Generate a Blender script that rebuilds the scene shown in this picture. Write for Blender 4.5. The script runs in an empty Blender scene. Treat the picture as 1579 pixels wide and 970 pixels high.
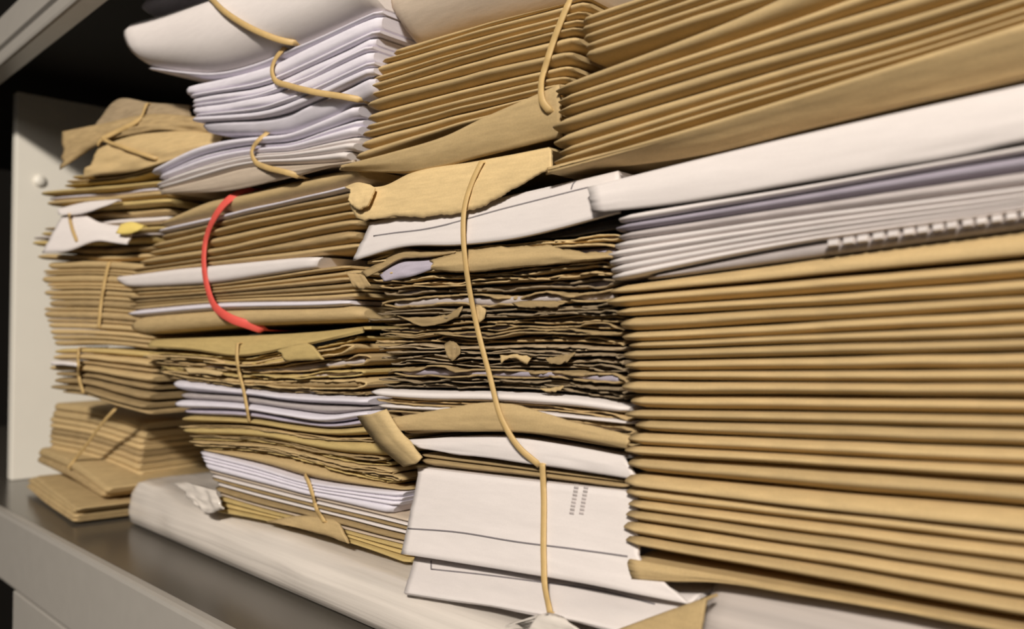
import bpy, math, random
import numpy as np
from mathutils import Vector, Matrix
from mathutils.bvhtree import BVHTree

scene = bpy.context.scene
COL = scene.collection

# ------------------------------------------------------------------ camera
W_, H_ = 1579.0, 970.0
FPX = 1300.0                       # focal length in pixels of a 1579 wide frame
CX, CY = W_ / 2, H_ / 2
ALPHA = math.radians(44.7)         # angle between the view and the shelf's length
PITCH = math.atan(35.0 / FPX)
EYE = np.array([0.0, 0.0, 1.45])
FH = np.array([-math.cos(ALPHA), math.sin(ALPHA), 0.0])
RV = np.array([math.sin(ALPHA), math.cos(ALPHA), 0.0])
ZV = np.array([0.0, 0.0, 1.0])
FV = FH * math.cos(PITCH) + ZV * math.sin(PITCH)
UV = -FH * math.sin(PITCH) + ZV * math.cos(PITCH)

cam_d = bpy.data.cameras.new('camera')
cam = bpy.data.objects.new('camera', cam_d)
COL.objects.link(cam)
cam_d.sensor_width = 36.0
cam_d.lens = 36.0 * FPX / W_
cam_d.clip_start = 0.01
cam.matrix_world = Matrix(((RV[0], UV[0], -FV[0], EYE[0]), (RV[1], UV[1], -FV[1], EYE[1]),
                           (RV[2], UV[2], -FV[2], EYE[2]), (0, 0, 0, 1)))
cam_d.dof.use_dof = True
cam_d.dof.focus_distance = 0.57
cam_d.dof.aperture_fstop = 5.5
scene.camera = cam

# ------------------------------------------------------------------ light, exposure
scene.view_settings.view_transform = 'Standard'
scene.view_settings.look = 'None'
scene.view_settings.exposure = 0.0
scene.view_settings.gamma = 1.0
scene.view_settings.use_curve_mapping = False
world = bpy.data.worlds.new('world'); scene.world = world
world.use_nodes = True
bg = world.node_tree.nodes['Background']
bg.inputs[0].default_value = (1.0, 0.93, 0.85, 1)
bg.inputs[1].default_value = 0.03

def area(name, loc, target, sx, sy, power, color):
    d = bpy.data.lights.new(name, 'AREA'); d.shape = 'RECTANGLE'; d.size = sx; d.size_y = sy
    d.energy = power; d.color = color
    o = bpy.data.objects.new(name, d); COL.objects.link(o)
    o.location = loc
    o.rotation_euler = (Vector(target) - Vector(loc)).to_track_quat('-Z', 'Y').to_euler()
    return o
area('ceiling_lamp_key', (1.75, -2.45, 3.38), (-0.5, 0.4, 1.45), 0.46, 0.24, 195, (1.0, 0.92, 0.82))
area('fill_light', (0.9, -2.2, 2.9), (-0.4, 0.4, 1.45), 1.6, 1.2, 15, (1.0, 0.92, 0.84))  # added soft fill to lift the shadows, not a lamp of the room

# ------------------------------------------------------------------ helpers
def unproj_dir(px, py):
    return FV * FPX + RV * (px - CX) - UV * (py - CY)

class Plane:
    """an upright plane the fronts of one column of paper lie in: through the point seen at column px, z metres ahead, running ang from the view"""
    def __init__(self, px, z, ang):
        self.p = EYE + FH * z + RV * z * (px - CX) / FPX
        a = math.radians(ang)
        self.d = FH * math.cos(a) - RV * math.sin(a)          # towards the left end
        self.n = np.array([self.d[1], -self.d[0], 0.0])
        if np.dot(self.n, EYE - self.p) < 0: self.n = -self.n
    def shifted(self, d):
        q = Plane.__new__(Plane); q.p = self.p + self.n * d; q.d = self.d; q.n = self.n
        return q
    def at(self, px, py, off=0.0):
        q = self.p + self.n * off
        r = unproj_dir(px, py)
        t = np.dot(q - EYE, self.n) / np.dot(r, self.n)
        return EYE + r * t

def lerp_curve(pts, us, smooth=True):
    x = np.array([p[0] for p in pts], float); y = np.array([p[1] for p in pts], float)
    L = np.concatenate([[0], np.cumsum(np.hypot(np.diff(x), np.diff(y)))]); L /= L[-1]
    us = np.asarray(us)
    if len(pts) > 2 and smooth:                                # Catmull-Rom / Hermite
        mx = np.gradient(x, L); my = np.gradient(y, L)
        i = np.clip(np.searchsorted(L, us, side='right') - 1, 0, len(L) - 2)
        h = L[i + 1] - L[i]; t = (us - L[i]) / h
        h00 = 2*t**3 - 3*t**2 + 1; h10 = t**3 - 2*t**2 + t; h01 = -2*t**3 + 3*t**2; h11 = t**3 - t**2
        return (np.stack([h00*x[i] + h10*h*mx[i] + h01*x[i+1] + h11*h*mx[i+1],
                          h00*y[i] + h10*h*my[i] + h01*y[i+1] + h11*h*my[i+1]], 1))
    return np.stack([np.interp(us, L, x), np.interp(us, L, y)], 1)

class Span:
    """a line through points, used over its own stretch of columns"""
    def __init__(self, pts, xl, xr): self.pts = pts; self.xl = xl; self.xr = xr

def curve_x(c, us):
    """points along a line taken as height over column, so that neighbours share their border exactly"""
    pts = c.pts if isinstance(c, Span) else c
    x = np.array([p[0] for p in pts], float); y = np.array([p[1] for p in pts], float)
    xl, xr = (c.xl, c.xr) if isinstance(c, Span) else (x[0], x[-1])
    q = xl + (xr - xl) * np.asarray(us)
    m = np.gradient(y, x)
    i = np.clip(np.searchsorted(x, q, side='right') - 1, 0, len(x) - 2)
    h = x[i + 1] - x[i]; t = np.clip((q - x[i]) / h, 0, 1)
    h00 = 2*t**3 - 3*t**2 + 1; h10 = t**3 - 2*t**2 + t; h01 = -2*t**3 + 3*t**2; h11 = t**3 - t**2
    v = h00*y[i] + h10*h*m[i] + h01*y[i+1] + h11*h*m[i+1]
    v = v + np.where(q < x[0], (q - x[0]) * m[0], 0) + np.where(q > x[-1], (q - x[-1]) * m[-1], 0)
    return np.stack([q, v], 1)

def wob(n, rng, amp, waves=3):
    """smooth noise along n samples"""
    k = max(2, waves + 2)
    c = [rng.uniform(-1, 1) for _ in range(k)]
    u = np.linspace(0, k - 1, n)
    i = np.clip(u.astype(int), 0, k - 2); t = u - i; t = t * t * (3 - 2 * t)
    c = np.array(c)
    return amp * (c[i] * (1 - t) + c[i + 1] * t)

def ragged(n, rng, amp):
    """torn paper edge: a jagged random walk"""
    out = []; v = 0.0
    for _ in range(n):
        v = 0.72 * v + rng.uniform(-1, 1)
        out.append(v)
    out = np.array(out); return amp * out / 1.6

ITEMS = []                                                     # (verts, faces) of everything a band may lie on

def mesh_obj(name, verts, faces, mat, parent=None, flat=(), keep=True):
    verts = np.asarray(verts)
    c = verts.mean(0)
    if parent is not None:
        base = np.array(parent.location)
        c = base
    me = bpy.data.meshes.new(name)
    me.from_pydata([tuple(v - c) for v in verts], [], faces)
    sm = [True] * len(me.polygons)
    for f in flat: sm[f] = False
    me.polygons.foreach_set('use_smooth', sm)
    me.materials.append(mat)
    me.update()
    o = bpy.data.objects.new(name, me); COL.objects.link(o)
    if parent is None: o.location = c
    else: o.parent = parent
    if keep: ITEMS.append((verts, faces))
    return o

def tag(o, label, cat, group=None, kind=None):
    o['label'] = label; o['category'] = cat
    if group: o['group'] = group
    if kind: o['kind'] = kind
    return o

def loft(rings):
    """closed rings (n, m, 3) joined into a solid with end caps; returns verts, faces, cap ids"""
    n, m = rings.shape[:2]
    v = rings.reshape(-1, 3); f = []
    for i in range(n - 1):
        for j in range(m):
            k = (j + 1) % m
            f.append((i*m + j, (i+1)*m + j, (i+1)*m + k, i*m + k))
    f.append(tuple(range(m)))
    f.append(tuple(reversed(range((n-1)*m, n*m))))
    return v, f, (len(f) - 2, len(f) - 1)

def curve3(curve, plane, n, off=0.0, us=None):
    us = np.linspace(0, 1, n) if us is None else us
    return np.array([plane.at(x, y) for x, y in curve_x(curve, us)]) + plane.n * off

ENDU = lambda n: 0.5 - 0.5 * np.sign(1 - 2*np.linspace(0, 1, n)) * np.abs(1 - 2*np.linspace(0, 1, n)) ** 0.75

def ridge(name, top, bot, plane, mat, depth=0.15, off=0.0, r=None, p=2.4, gap=0.10, taper=0.55, rng=None, rough=0.0004,
          parent=None, n=30, lean=0.0, tend=0.06):
    """a closed envelope seen on its folded edge: a rounded, slightly bulging front between two lines, a flat body behind"""
    rng = rng or random.Random(1)
    us = np.linspace(0, 1, n); us = us - 0.06 * np.sin(4 * math.pi * us) / (math.pi)  # denser ends
    T = curve3(top, plane, n, off, us); B = curve3(bot, plane, n, off, us)
    mid = (T + B) / 2; half = (T - B) / 2 * (1 - gap)
    th = np.linalg.norm(half, axis=1) * 2
    e = np.minimum(us, 1 - us)
    tf = taper + (1 - taper) * np.clip(e / tend, 0, 1) ** 0.6
    setb = 0.003 * (1 - np.clip(e / 0.03, 0, 1)) ** 2
    rr = r if r is not None else min(0.009, 0.95 * float(th.mean()))
    w1 = wob(n, rng, rough, 5) - setb
    w2 = wob(n, rng, 1.0, 6) * min(rough * 0.6, 0.4 * gap * float(th.mean()))
    K = 9; N = plane.n
    ring = []
    for a in np.linspace(-1, 1, K):
        ring.append(mid + half * a * tf[:, None] + ZV * w2[:, None] + N * ((rr * (1 - abs(a) ** p) - rr) + w1 - lean * (a - 1) / 2)[:, None])
    bt = mid + half * tf[:, None]; bb = mid - half * tf[:, None]
    back = -N * depth
    rings = np.stack([bb + back, bb - N * (depth * 0.4)] + ring + [bt - N * (depth * 0.4), bt + back], 1)
    v, f, caps = loft(rings)
    return mesh_obj(name, v, f, mat, parent, caps)

def torn(name, top, bot, plane, mat, cmat, depth=0.13, off=0.0, rng=None, n=72, rag=0.0022, curl=0.0011, open_=0.5, contents=True, cback=0.006):
    """an envelope torn open along its front: a folded sheet, U in section, with jagged lips, and the papers inside as a part"""
    rng = rng or random.Random(1)
    us = np.linspace(0, 1, n)
    T = curve3(top, plane, n, off); B = curve3(bot, plane, n, off)
    h = (T - B); N = plane.n
    hz = np.abs(h[:, 2]); th = float(np.median(hz))
    pt = max(0.0005, min(0.0012, th * 0.22))
    lipT = (ragged(n, rng, rag) + wob(n, rng, 0.002, 4))[:, None] * N
    lipB = (ragged(n, rng, rag) + wob(n, rng, 0.002, 4) + 0.001)[:, None] * N
    lim = 0.5 * np.minimum(hz, th * 1.2)
    ct = -np.clip(curl * 0.55 + wob(n, rng, curl, 9) + ragged(n, rng, curl * 0.3), 0, lim)[:, None] * ZV
    cb = np.clip(curl * 0.35 + wob(n, rng, curl, 9) + ragged(n, rng, curl * 0.3), 0, lim * 0.4)[:, None] * ZV
    e = np.minimum(us, 1 - us)
    k = (0.25 + 0.75 * np.clip(e / 0.05, 0, 1) ** 0.5)[:, None]
    mid = (T + B) / 2
    T2 = mid + h * 0.46 * k; B2 = mid - h * 0.46 * k
    back = -N * depth; Z = ZV * pt; d1 = -N * 0.012
    rings = np.stack([
        B2 + back, B2 + d1, B2 + cb * 0.6 - N * 0.003 + lipB * .4, B2 + cb + lipB,
        B2 + cb + lipB + Z, B2 + cb * 0.6 - N * 0.003 + lipB * .4 + Z, B2 + d1 + Z, B2 + back * 0.9 + Z,
        T2 + back * 0.9 - Z, T2 + d1 - Z, T2 + ct * 0.6 - N * 0.003 + lipT * .4 - Z, T2 + ct + lipT - Z,
        T2 + ct + lipT, T2 + ct * 0.6 - N * 0.003 + lipT * .4, T2 + d1, T2 + back], 1)
    v, f, caps = loft(rings)
    o = mesh_obj(name, v, f, mat, None, caps)
    if contents and th > 0.0022:
        cT = mid + h * 0.22 - N * cback; cB = mid - h * 0.26 - N * cback
        s = slice(3, n - 3)
        lip = (wob(n, rng, 0.0012, 5))[:, None] * N
        rg = np.stack([cB + back * .7, cB + lip, (cT + cB) / 2 + lip + N * 0.0008, cT + lip, cT + back * .7], 1)[s]
        v, f, caps = loft(rg)
        c = mesh_obj('paper_contents', v, f, cmat, o, caps)
    return o

def sheet_mesh(G, thick):
    """grid of points (rows, cols, 3) made into a closed sheet of some thickness"""
    R, C = G.shape[:2]
    du = np.gradient(G, axis=1); dv = np.gradient(G, axis=0)
    nn = np.cross(du, dv); nn /= (np.linalg.norm(nn, axis=2, keepdims=True) + 1e-12)
    G2 = G + nn * thick
    v = np.concatenate([G.reshape(-1, 3), G2.reshape(-1, 3)])
    o = R * C; f = []
    for i in range(R - 1):
        for j in range(C - 1):
            a = i*C + j
            f.append((a, a + C, a + C + 1, a + 1))
            f.append((o + a, o + a + 1, o + a + C + 1, o + a + C))
    rim = [j for j in range(C)] + [i*C + C - 1 for i in range(1, R)] + [(R-1)*C + j for j in range(C - 2, -1, -1)] + [i*C for i in range(R - 2, 0, -1)]
    L = len(rim); flat = []
    for q in range(L):
        a, b = rim[q], rim[(q + 1) % L]
        flat.append(len(f)); f.append((a, b, o + b, o + a))
    return v, f, flat

def drape(name, curves, plane, mat, depth=0.14, off=0.001, lean=0.006, bulge=0.0015, thick=0.0014, rag=0.0, ragtop=0.0, rng=None, n=48, m=10,
          parent=None, back=True, rough=0.0006, bend=0.002):
    """an envelope lying in the pile whose front hangs down over what is below; curves run from its bend down to its hanging edge"""
    rng = rng or random.Random(2)
    cs = [lerp_curve(c, np.linspace(0, 1, n)) for c in curves]
    tv = np.linspace(0, len(cs) - 1, m)
    rows = []
    wz = [wob(n, rng, rough, 5) for _ in range(m)]
    rg = ragged(n, rng, rag) if rag else np.zeros(n)
    rt = ragged(n, rng, ragtop) if ragtop else np.zeros(n)
    for j, t in enumerate(tv):
        i = min(int(t), len(cs) - 2); a = t - i
        c = cs[i] * (1 - a) + cs[i + 1] * a
        s = j / (m - 1)
        o = off + lean * s + bulge * math.sin(math.pi * s)
        e = o if (s > 0 or depth < 0.05) else 0.0
        P = np.array([plane.at(x, y + rg[k] * s ** 4 + rt[k] * (1 - s) ** 4, e) for k, (x, y) in enumerate(c)])
        P = P + plane.n * (o - e) + plane.n * (wz[j] * (0.4 + 0.6 * s))[:, None]
        rows.append(P)
    if back:
        T = rows[0]
        D = (0.35, 0.9)
        pre = [T - plane.n * depth - ZV * 0.0005, T - plane.n * depth * 0.5, T - plane.n * min(0.012, depth * .25), T - plane.n * min(bend, depth * .1)]
        rows = pre + rows
    G = np.stack(rows)
    v, f, flat = sheet_mesh(G, thick)
    return mesh_obj(name, v, f, mat, parent, flat)

def bvh_of(o):
    me = o.data; mw = o.matrix_world
    base = np.array(o.location) if o.parent is None else np.array(o.parent.location)
    vs = [tuple(np.array(v.co) + base) for v in me.vertices]
    return BVHTree.FromPolygons(vs, [tuple(p.vertices) for p in me.polygons])

def strip_on(o, name, path, width, mat, lift=0.0003):
    """a printed or glued line lying on a sheet, along a path of points"""
    bv = bvh_of(o)
    pts = []
    nseg = max(8, int(sum(math.hypot(path[i+1][0]-path[i][0], path[i+1][1]-path[i][1]) for i in range(len(path)-1)) / 8))
    last = None
    for x, y in lerp_curve(path, np.linspace(0, 1, nseg), smooth=len(path) > 2):
        r = unproj_dir(x, y); r = r / np.linalg.norm(r)
        hit = bv.ray_cast(Vector(EYE), Vector(r))
        if hit[0] is not None: pts.append((np.array(hit[0]), np.array(hit[1]), r))
    if len(pts) < 2: return None
    G = [[], []]
    for i, (p, nn, r) in enumerate(pts):
        if np.dot(nn, r) > 0: nn = -nn
        a = pts[max(0, i-1)][0]; b = pts[min(len(pts)-1, i+1)][0]
        t = (b - a); t /= np.linalg.norm(t) + 1e-9
        s = np.cross(t, nn); s /= np.linalg.norm(s) + 1e-9
        q = p + nn * lift
        G[0].append(q - s * width / 2); G[1].append(q + s * width / 2)
    G = np.array(G)
    v, f, flat = sheet_mesh(G, 0.0002)
    return mesh_obj(name, v, f, mat, o, flat, keep=False)

def band(path, width, mat, label, plane, thick=0.0009, tails=(True, True), win=4, group='rubber bands round the bundles'):
    V = []; F = []; b = 0
    for v, f in ITEMS:
        V.extend(map(tuple, v)); F.extend([tuple(i + b for i in q) for q in f]); b += len(v)
    bv = BVHTree.FromPolygons(V, F)
    n = 60
    xy = lerp_curve(path, np.linspace(0, 1, n))
    dist = []; dirs = []
    for x, y in xy:
        r = unproj_dir(x, y); r /= np.linalg.norm(r); dirs.append(r)
        h = bv.ray_cast(Vector(EYE), Vector(r))
        pd = np.linalg.norm(plane.at(x, y) - EYE)
        d = h[3] if h[0] is not None else pd
        dist.append(min(max(d, pd - 0.03), pd + 0.02))
    dist = np.array(dist)
    mn = np.array([dist[max(0, i-win):i+win+1].min() for i in range(n)])
    ker = np.ones(2*win+1) / (2*win+1)
    sm = np.convolve(np.pad(mn, win, mode='edge'), ker, mode='valid')
    pts = [EYE + d * (s - 0.0012) for d, s in zip(dirs, sm)]
    N = plane.n
    if tails[0]: pts = [pts[0] - N * 0.035 + ZV * 0.001, pts[0] - N * 0.015 + ZV * .001, pts[0] - N * 0.004 + ZV * 0.0006] + pts
    if tails[1]: pts = pts + [pts[-1] - N * 0.004 - ZV * 0.0006, pts[-1] - N * 0.015 - ZV * 0.001, pts[-1] - N * 0.035 - ZV * .001]
    rings = []
    P = np.array(pts)
    for i in range(len(P)):
        t = P[min(i+1, len(P)-1)] - P[max(i-1, 0)]; t /= np.linalg.norm(t)
        s = np.cross(t, N); 
        if np.linalg.norm(s) < 0.2: s = np.array(plane.d)
        s /= np.linalg.norm(s)
        nn = np.cross(s, t); nn /= np.linalg.norm(nn)
        if i > 0 and np.dot(s, prev) < 0: s = -s
        prev = s
        w = width / 2; h = thick / 2
        rings.append([P[i] + s*a*w + nn*c*h for a, c in ((-1, -.5), (-.8, 1), (0, 1.25), (.8, 1), (1, -.5), (.8, -1), (-.8, -1))])
    v, f, caps = loft(np.array(rings))
    o = mesh_obj('rubber_band', v, f, mat, None, caps, keep=False)
    return tag(o, label, 'rubber band', group)

# ------------------------------------------------------------------ materials
def mat_new(name):
    m = bpy.data.materials.new(name); m.use_nodes = True
    nt = m.node_tree; b = nt.nodes['Principled BSDF']
    return m, nt, b

def paper(name, col, rough=0.78, fib=0.10, speck=0.06, var=0.10, bump=0.25, spec=0.25, scale=1.0, stretch=(60, 60, 380)):
    """fibrous paper: laid streaks, fine flecks, a little change of tone from sheet to sheet"""
    m, nt, b = mat_new(name); N = nt.nodes; L = nt.links
    tc = N.new('ShaderNodeTexCoord'); mp = N.new('ShaderNodeMapping'); mp.inputs['Scale'].default_value = stretch
    L.new(tc.outputs['Object'], mp.inputs[0])
    n1 = N.new('ShaderNodeTexNoise'); n1.inputs['Scale'].default_value = 1.0 * scale; n1.inputs['Detail'].default_value = 4
    L.new(mp.outputs[0], n1.inputs['Vector'])
    n2 = N.new('ShaderNodeTexNoise'); n2.inputs['Scale'].default_value = 900 * scale; n2.inputs['Detail'].default_value = 2
    L.new(tc.outputs['Object'], n2.inputs['Vector'])
    oi = N.new('ShaderNodeObjectInfo')
    def ramp(src, amp):
        r = N.new('ShaderNodeMapRange'); r.inputs[1].default_value = 0.3 if src is not oi.outputs['Random'] else 0.0
        r.inputs[2].default_value = 0.7 if src is not oi.outputs['Random'] else 1.0
        r.inputs[3].default_value = 1 - amp; r.inputs[4].default_value = 1 + amp * 0.6
        L.new(src, r.inputs[0]); return r.outputs[0]
    a, c, d = ramp(n1.outputs['Fac'], fib), ramp(n2.outputs['Fac'], speck), ramp(oi.outputs['Random'], var)
    m1 = N.new('ShaderNodeMath'); m1.operation = 'MULTIPLY'; L.new(a, m1.inputs[0]); L.new(c, m1.inputs[1])
    m2 = N.new('ShaderNodeMath'); m2.operation = 'MULTIPLY'; L.new(m1.outputs[0], m2.inputs[0]); L.new(d, m2.inputs[1])
    hs = N.new('ShaderNodeHueSaturation'); hs.inputs['Color'].default_value = (*col, 1)
    L.new(m2.outputs[0], hs.inputs['Value'])
    L.new(hs.outputs[0], b.inputs['Base Color'])
    b.inputs['Roughness'].default_value = rough
    b.inputs['Specular IOR Level'].default_value = spec
    bp = N.new('ShaderNodeBump'); bp.inputs['Strength'].default_value = bump; bp.inputs['Distance'].default_value = 0.0006
    L.new(n1.outputs['Fac'], bp.inputs['Height']); L.new(bp.outputs[0], b.inputs['Normal'])
    return m

K = paper('kraft_paper', (0.55, 0.40, 0.20))
KD = paper('old_kraft_paper', (0.42, 0.30, 0.15), fib=0.2, var=0.2)
KT = paper('weathered_and_shade_kraft', (0.33, 0.25, 0.155), fib=0.2, var=0.2)  # weathered tone; also puts shade into the colour of one crumpled envelope
KL = paper('pale_kraft_paper', (0.66, 0.49, 0.25))
KY = paper('yellow_kraft_paper', (0.55, 0.41, 0.17))
W = paper('white_paper', (0.74, 0.685, 0.665), fib=0.03, speck=0.02, var=0.05, bump=0.06)
WL = paper('bluish_white_paper', (0.73, 0.695, 0.765), fib=0.06, speck=0.02, var=0.06, bump=0.1)
GP = paper('grey_paper', (0.48, 0.43, 0.42), fib=0.12, speck=0.04, var=0.15, bump=0.1)
LP = paper('lilac_paper', (0.42, 0.38, 0.45), fib=0.1, speck=0.04, var=0.15, bump=0.1)
TG = paper('tan_grey_paper', (0.56, 0.46, 0.36), fib=0.06, speck=0.03, var=0.05)
DK = paper('charcoal_card', (0.05, 0.045, 0.045), fib=0.05, speck=0.02, var=0.02)
YP = paper('yellow_paper', (0.80, 0.62, 0.18), fib=0.05, var=0.02)
INK = paper('grey_ink', (0.22, 0.20, 0.21), fib=0.05, var=0.02, bump=0.0)

def simple(name, col, rough=0.5, metal=0.0, spec=0.5, noise=0.06, nscale=40, bump=0.0):
    m, nt, b = mat_new(name); N = nt.nodes; L = nt.links
    tc = N.new('ShaderNodeTexCoord'); n1 = N.new('ShaderNodeTexNoise'); n1.inputs['Scale'].default_value = nscale
    n1.inputs['Detail'].default_value = 5
    L.new(tc.outputs['Object'], n1.inputs['Vector'])
    r = N.new('ShaderNodeMapRange'); r.inputs[3].default_value = 1 - noise; r.inputs[4].default_value = 1 + noise
    L.new(n1.outputs['Fac'], r.inputs[0])
    hs = N.new('ShaderNodeHueSaturation'); hs.inputs['Color'].default_value = (*col, 1)
    L.new(r.outputs[0], hs.inputs['Value']); L.new(hs.outputs[0], b.inputs['Base Color'])
    b.inputs['Roughness'].default_value = rough; b.inputs['Metallic'].default_value = metal
    b.inputs['Specular IOR Level'].default_value = spec
    if bump:
        bp = N.new('ShaderNodeBump'); bp.inputs['Strength'].default_value = bump; bp.inputs['Distance'].default_value = 0.001
        L.new(n1.outputs['Fac'], bp.inputs['Height']); L.new(bp.outputs[0], b.inputs['Normal'])
    return m
METAL = simple('grey_painted_steel', (0.40, 0.375, 0.34), 0.36, 0.0, 0.5, 0.05, 60)
CREAM = simple('cream_painted_steel', (0.86, 0.82, 0.73), 0.4, 0.0, 0.5, 0.03, 30)
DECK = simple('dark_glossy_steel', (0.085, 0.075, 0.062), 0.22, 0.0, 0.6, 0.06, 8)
DARK = simple('shade_dark_steel', (0.02, 0.018, 0.016), 0.7, 0, 0.2, 0.1, 20)  # near-black colour stands in for the shade inside the shelf
BOLT = simple('glint_bolt_steel', (0.55, 0.56, 0.5), 0.3, 0.9)
RUB = simple('tan_rubber', (0.58, 0.40, 0.17), 0.5, 0, 0.4, 0.12, 200)
RUBR = simple('red_rubber', (0.76, 0.11, 0.085), 0.5, 0, 0.4, 0.1, 200)
WALL = simple('shade_dark_wall', (0.018, 0.016, 0.014), 0.9, 0, 0.1)  # walls coloured near black to stand in for the unlit depth
FLOOR = simple('dark_floor', (0.06, 0.055, 0.05), 0.6)

def film(name, col, stretch=(4, 60, 200), rough=0.22, amp=0.16):
    m, nt, b = mat_new(name); N = nt.nodes; L = nt.links
    tc = N.new('ShaderNodeTexCoord'); mp = N.new('ShaderNodeMapping'); mp.inputs['Scale'].default_value = stretch
    L.new(tc.outputs['Object'], mp.inputs[0])
    n1 = N.new('ShaderNodeTexNoise'); n1.inputs['Scale'].default_value = 1.0; n1.inputs['Detail'].default_value = 4
    L.new(mp.outputs[0], n1.inputs['Vector'])
    r = N.new('ShaderNodeMapRange'); r.inputs[1].default_value = .3; r.inputs[2].default_value = .7
    r.inputs[3].default_value = 1 - amp; r.inputs[4].default_value = 1 + amp * .5
    L.new(n1.outputs['Fac'], r.inputs[0])
    hs = N.new('ShaderNodeHueSaturation'); hs.inputs['Color'].default_value = (*col, 1)
    L.new(r.outputs[0], hs.inputs['Value']); L.new(hs.outputs[0], b.inputs['Base Color'])
    b.inputs['Roughness'].default_value = rough
    b.inputs['Coat Weight'].default_value = 0.4; b.inputs['Coat Roughness'].default_value = 0.15
    bp = N.new('ShaderNodeBump'); bp.inputs['Strength'].default_value = 0.4; bp.inputs['Distance'].default_value = 0.002
    L.new(n1.outputs['Fac'], bp.inputs['Height']); L.new(bp.outputs[0], b.inputs['Normal'])
    return m
FILM = film('paper_under_plastic_film', (0.72, 0.66, 0.60))
FILM2 = film('grey_plastic_film', (0.50, 0.45, 0.42))

# ------------------------------------------------------------------ the shelving and the room
EZ = EYE[2]
SH = EZ - 0.204          # top face of the shelf the paper stands on
UP = EZ + 0.331          # lower edge of the shelf above
YL = 0.272               # front of both shelves
XL, XR = -2.2, 0.75

def box(name, lo, hi, mat, parent=None, bev=0.0):
    lo = np.array(lo); hi = np.array(hi)
    me = bpy.data.meshes.new(name)
    import bmesh
    bm = bmesh.new()
    bmesh.ops.create_cube(bm, size=1)
    c = (lo + hi) / 2; s = hi - lo
    for v in bm.verts: v.co = Vector((v.co[i] * s[i] for i in range(3)))
    if bev:
        bmesh.ops.bevel(bm, geom=bm.edges[:], offset=bev, segments=3, affect='EDGES', profile=0.6)
    bm.to_mesh(me); bm.free()
    me.materials.append(mat)
    o = bpy.data.objects.new(name, me); COL.objects.link(o)
    o.location = c if parent is None else c - np.array(parent.location)
    if parent: o.parent = parent
    return o

wb = box('wall_back', (-4, 2.0, 0), (3, 2.1, 3.7), WALL); wb['kind'] = 'structure'
wl = box('wall_left', (-4.1, -3.2, 0), (-4.0, 2.1, 3.7), WALL); wl['kind'] = 'structure'
fl = box('floor', (-4.1, -3.2, -0.1), (3, 2.1, 0), FLOOR); fl['kind'] = 'structure'

unit = bpy.data.objects.new('shelving_unit', None); COL.objects.link(unit); unit.location = (-0.7, 0.5, 0)
tag(unit, 'grey painted steel shelving unit holding the piles of envelopes', 'shelf')

def channel(name, z_top, h, parent, mat, bead=False):
    """a pressed steel shelf: flat deck, turned-down front with a rolled edge and a return flange under it"""
    prof = [(YL + 0.46, z_top), (YL + 0.004, z_top), (YL + 0.001, z_top - 0.001), (YL, z_top - 0.004), (YL, z_top - h + 0.004),
            (YL + 0.001, z_top - h + 0.001), (YL + 0.004, z_top - h), (YL + 0.022, z_top - h), (YL + 0.022, z_top - h + 0.002), (YL + 0.005, z_top - h + 0.002),
            (YL + 0.003, z_top - h + 0.006), (YL + 0.003, z_top - 0.006), (YL + 0.006, z_top - 0.003), (YL + 0.46, z_top - 0.003)]
    if bead:
        prof[4:4] = [(YL, z_top - h + 0.026), (YL - 0.0035, z_top - h + 0.023), (YL - 0.0035, z_top - h + 0.019), (YL, z_top - h + 0.016)]
    rings = np.array([[(x, y, z) for y, z in prof] for x in np.linspace(XL, XR, 12)])
    v, f, caps = loft(rings)
    return mesh_obj(name, v, f, mat, parent, range(len(f)), keep=False)
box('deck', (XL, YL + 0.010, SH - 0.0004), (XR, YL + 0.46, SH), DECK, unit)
low = channel('lower_shelf', SH - 0.0002, 0.078, unit, METAL)
upp = channel('upper_shelf', UP + 0.060, 0.060, unit, METAL, True)
box('deck_underside_shade', (XL, YL + 0.006, UP + 0.0545), (XR, YL + 0.46, UP + 0.0568), DARK, unit)  # separate dark sheet, the shade under the deck put into its colour
box('back_panel', (XL, YL + 0.462, SH - 0.08), (XR, YL + 0.468, UP + 0.06), DARK, unit)  # shade at the back of the shelf put into the panel's colour
# the upright under the lower shelf's front, at the left
def upright(x, y0, z0, z1):
    return box('upright', (x, y0, z0), (x + 0.24, y0 + 0.035, z1), METAL, unit, 0.002)
for x in (-1.068, XR - 0.25):
    upright(x, YL, 0.0, SH - 0.079)
    upright(x, YL + 0.42, 0.0, SH - 0.079)
# the cream end plate standing on the shelf behind the left-hand pile
XP = -1.357
pl = box('end_plate', (XP - 0.02, 0.341, SH), (XP, 0.728, SH + 0.558), CREAM, unit, 0.002)
pl['label'] = 'cream painted end plate'
bl = mesh_obj('bolt', *loft(np.array([[(XP + a, 0.372 + r * math.cos(t), EZ + 0.228 + r * math.sin(t)) for t in np.linspace(0, 2*math.pi, 12, endpoint=False)]
     for a, r in ((0.0, .009), (.002, .009), (.005, .006), (.006, .002))]))[:2], CREAM, unit, keep=False)
rb = unproj_dir(116, 131); rb = EYE + rb * ((YL + 0.462 - EYE[1]) / rb[1])
glint_bolt = mesh_obj('bolt', *loft(np.array([[(rb[0] + r * math.cos(t), YL + 0.462 - a, rb[2] + r * math.sin(t)) for t in np.linspace(0, 2*math.pi, 12, endpoint=False)]
     for a, r in ((0.0, .011), (.003, .011), (.007, .006), (.008, .002))]))[:2], BOLT, unit, keep=False)  # bolt added to make a small glint in the dark

# ------------------------------------------------------------------ the piles
PL4 = Plane(960, 0.460, 49.3)
PL3 = Plane(960, 0.475, 49.3)
PL2 = Plane(560, 0.640, 49.3)
PL2W = PL2.shifted(0.030); PL2X = PL2.shifted(0.020); PL2Y = PL2.shifted(0.008)
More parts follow.
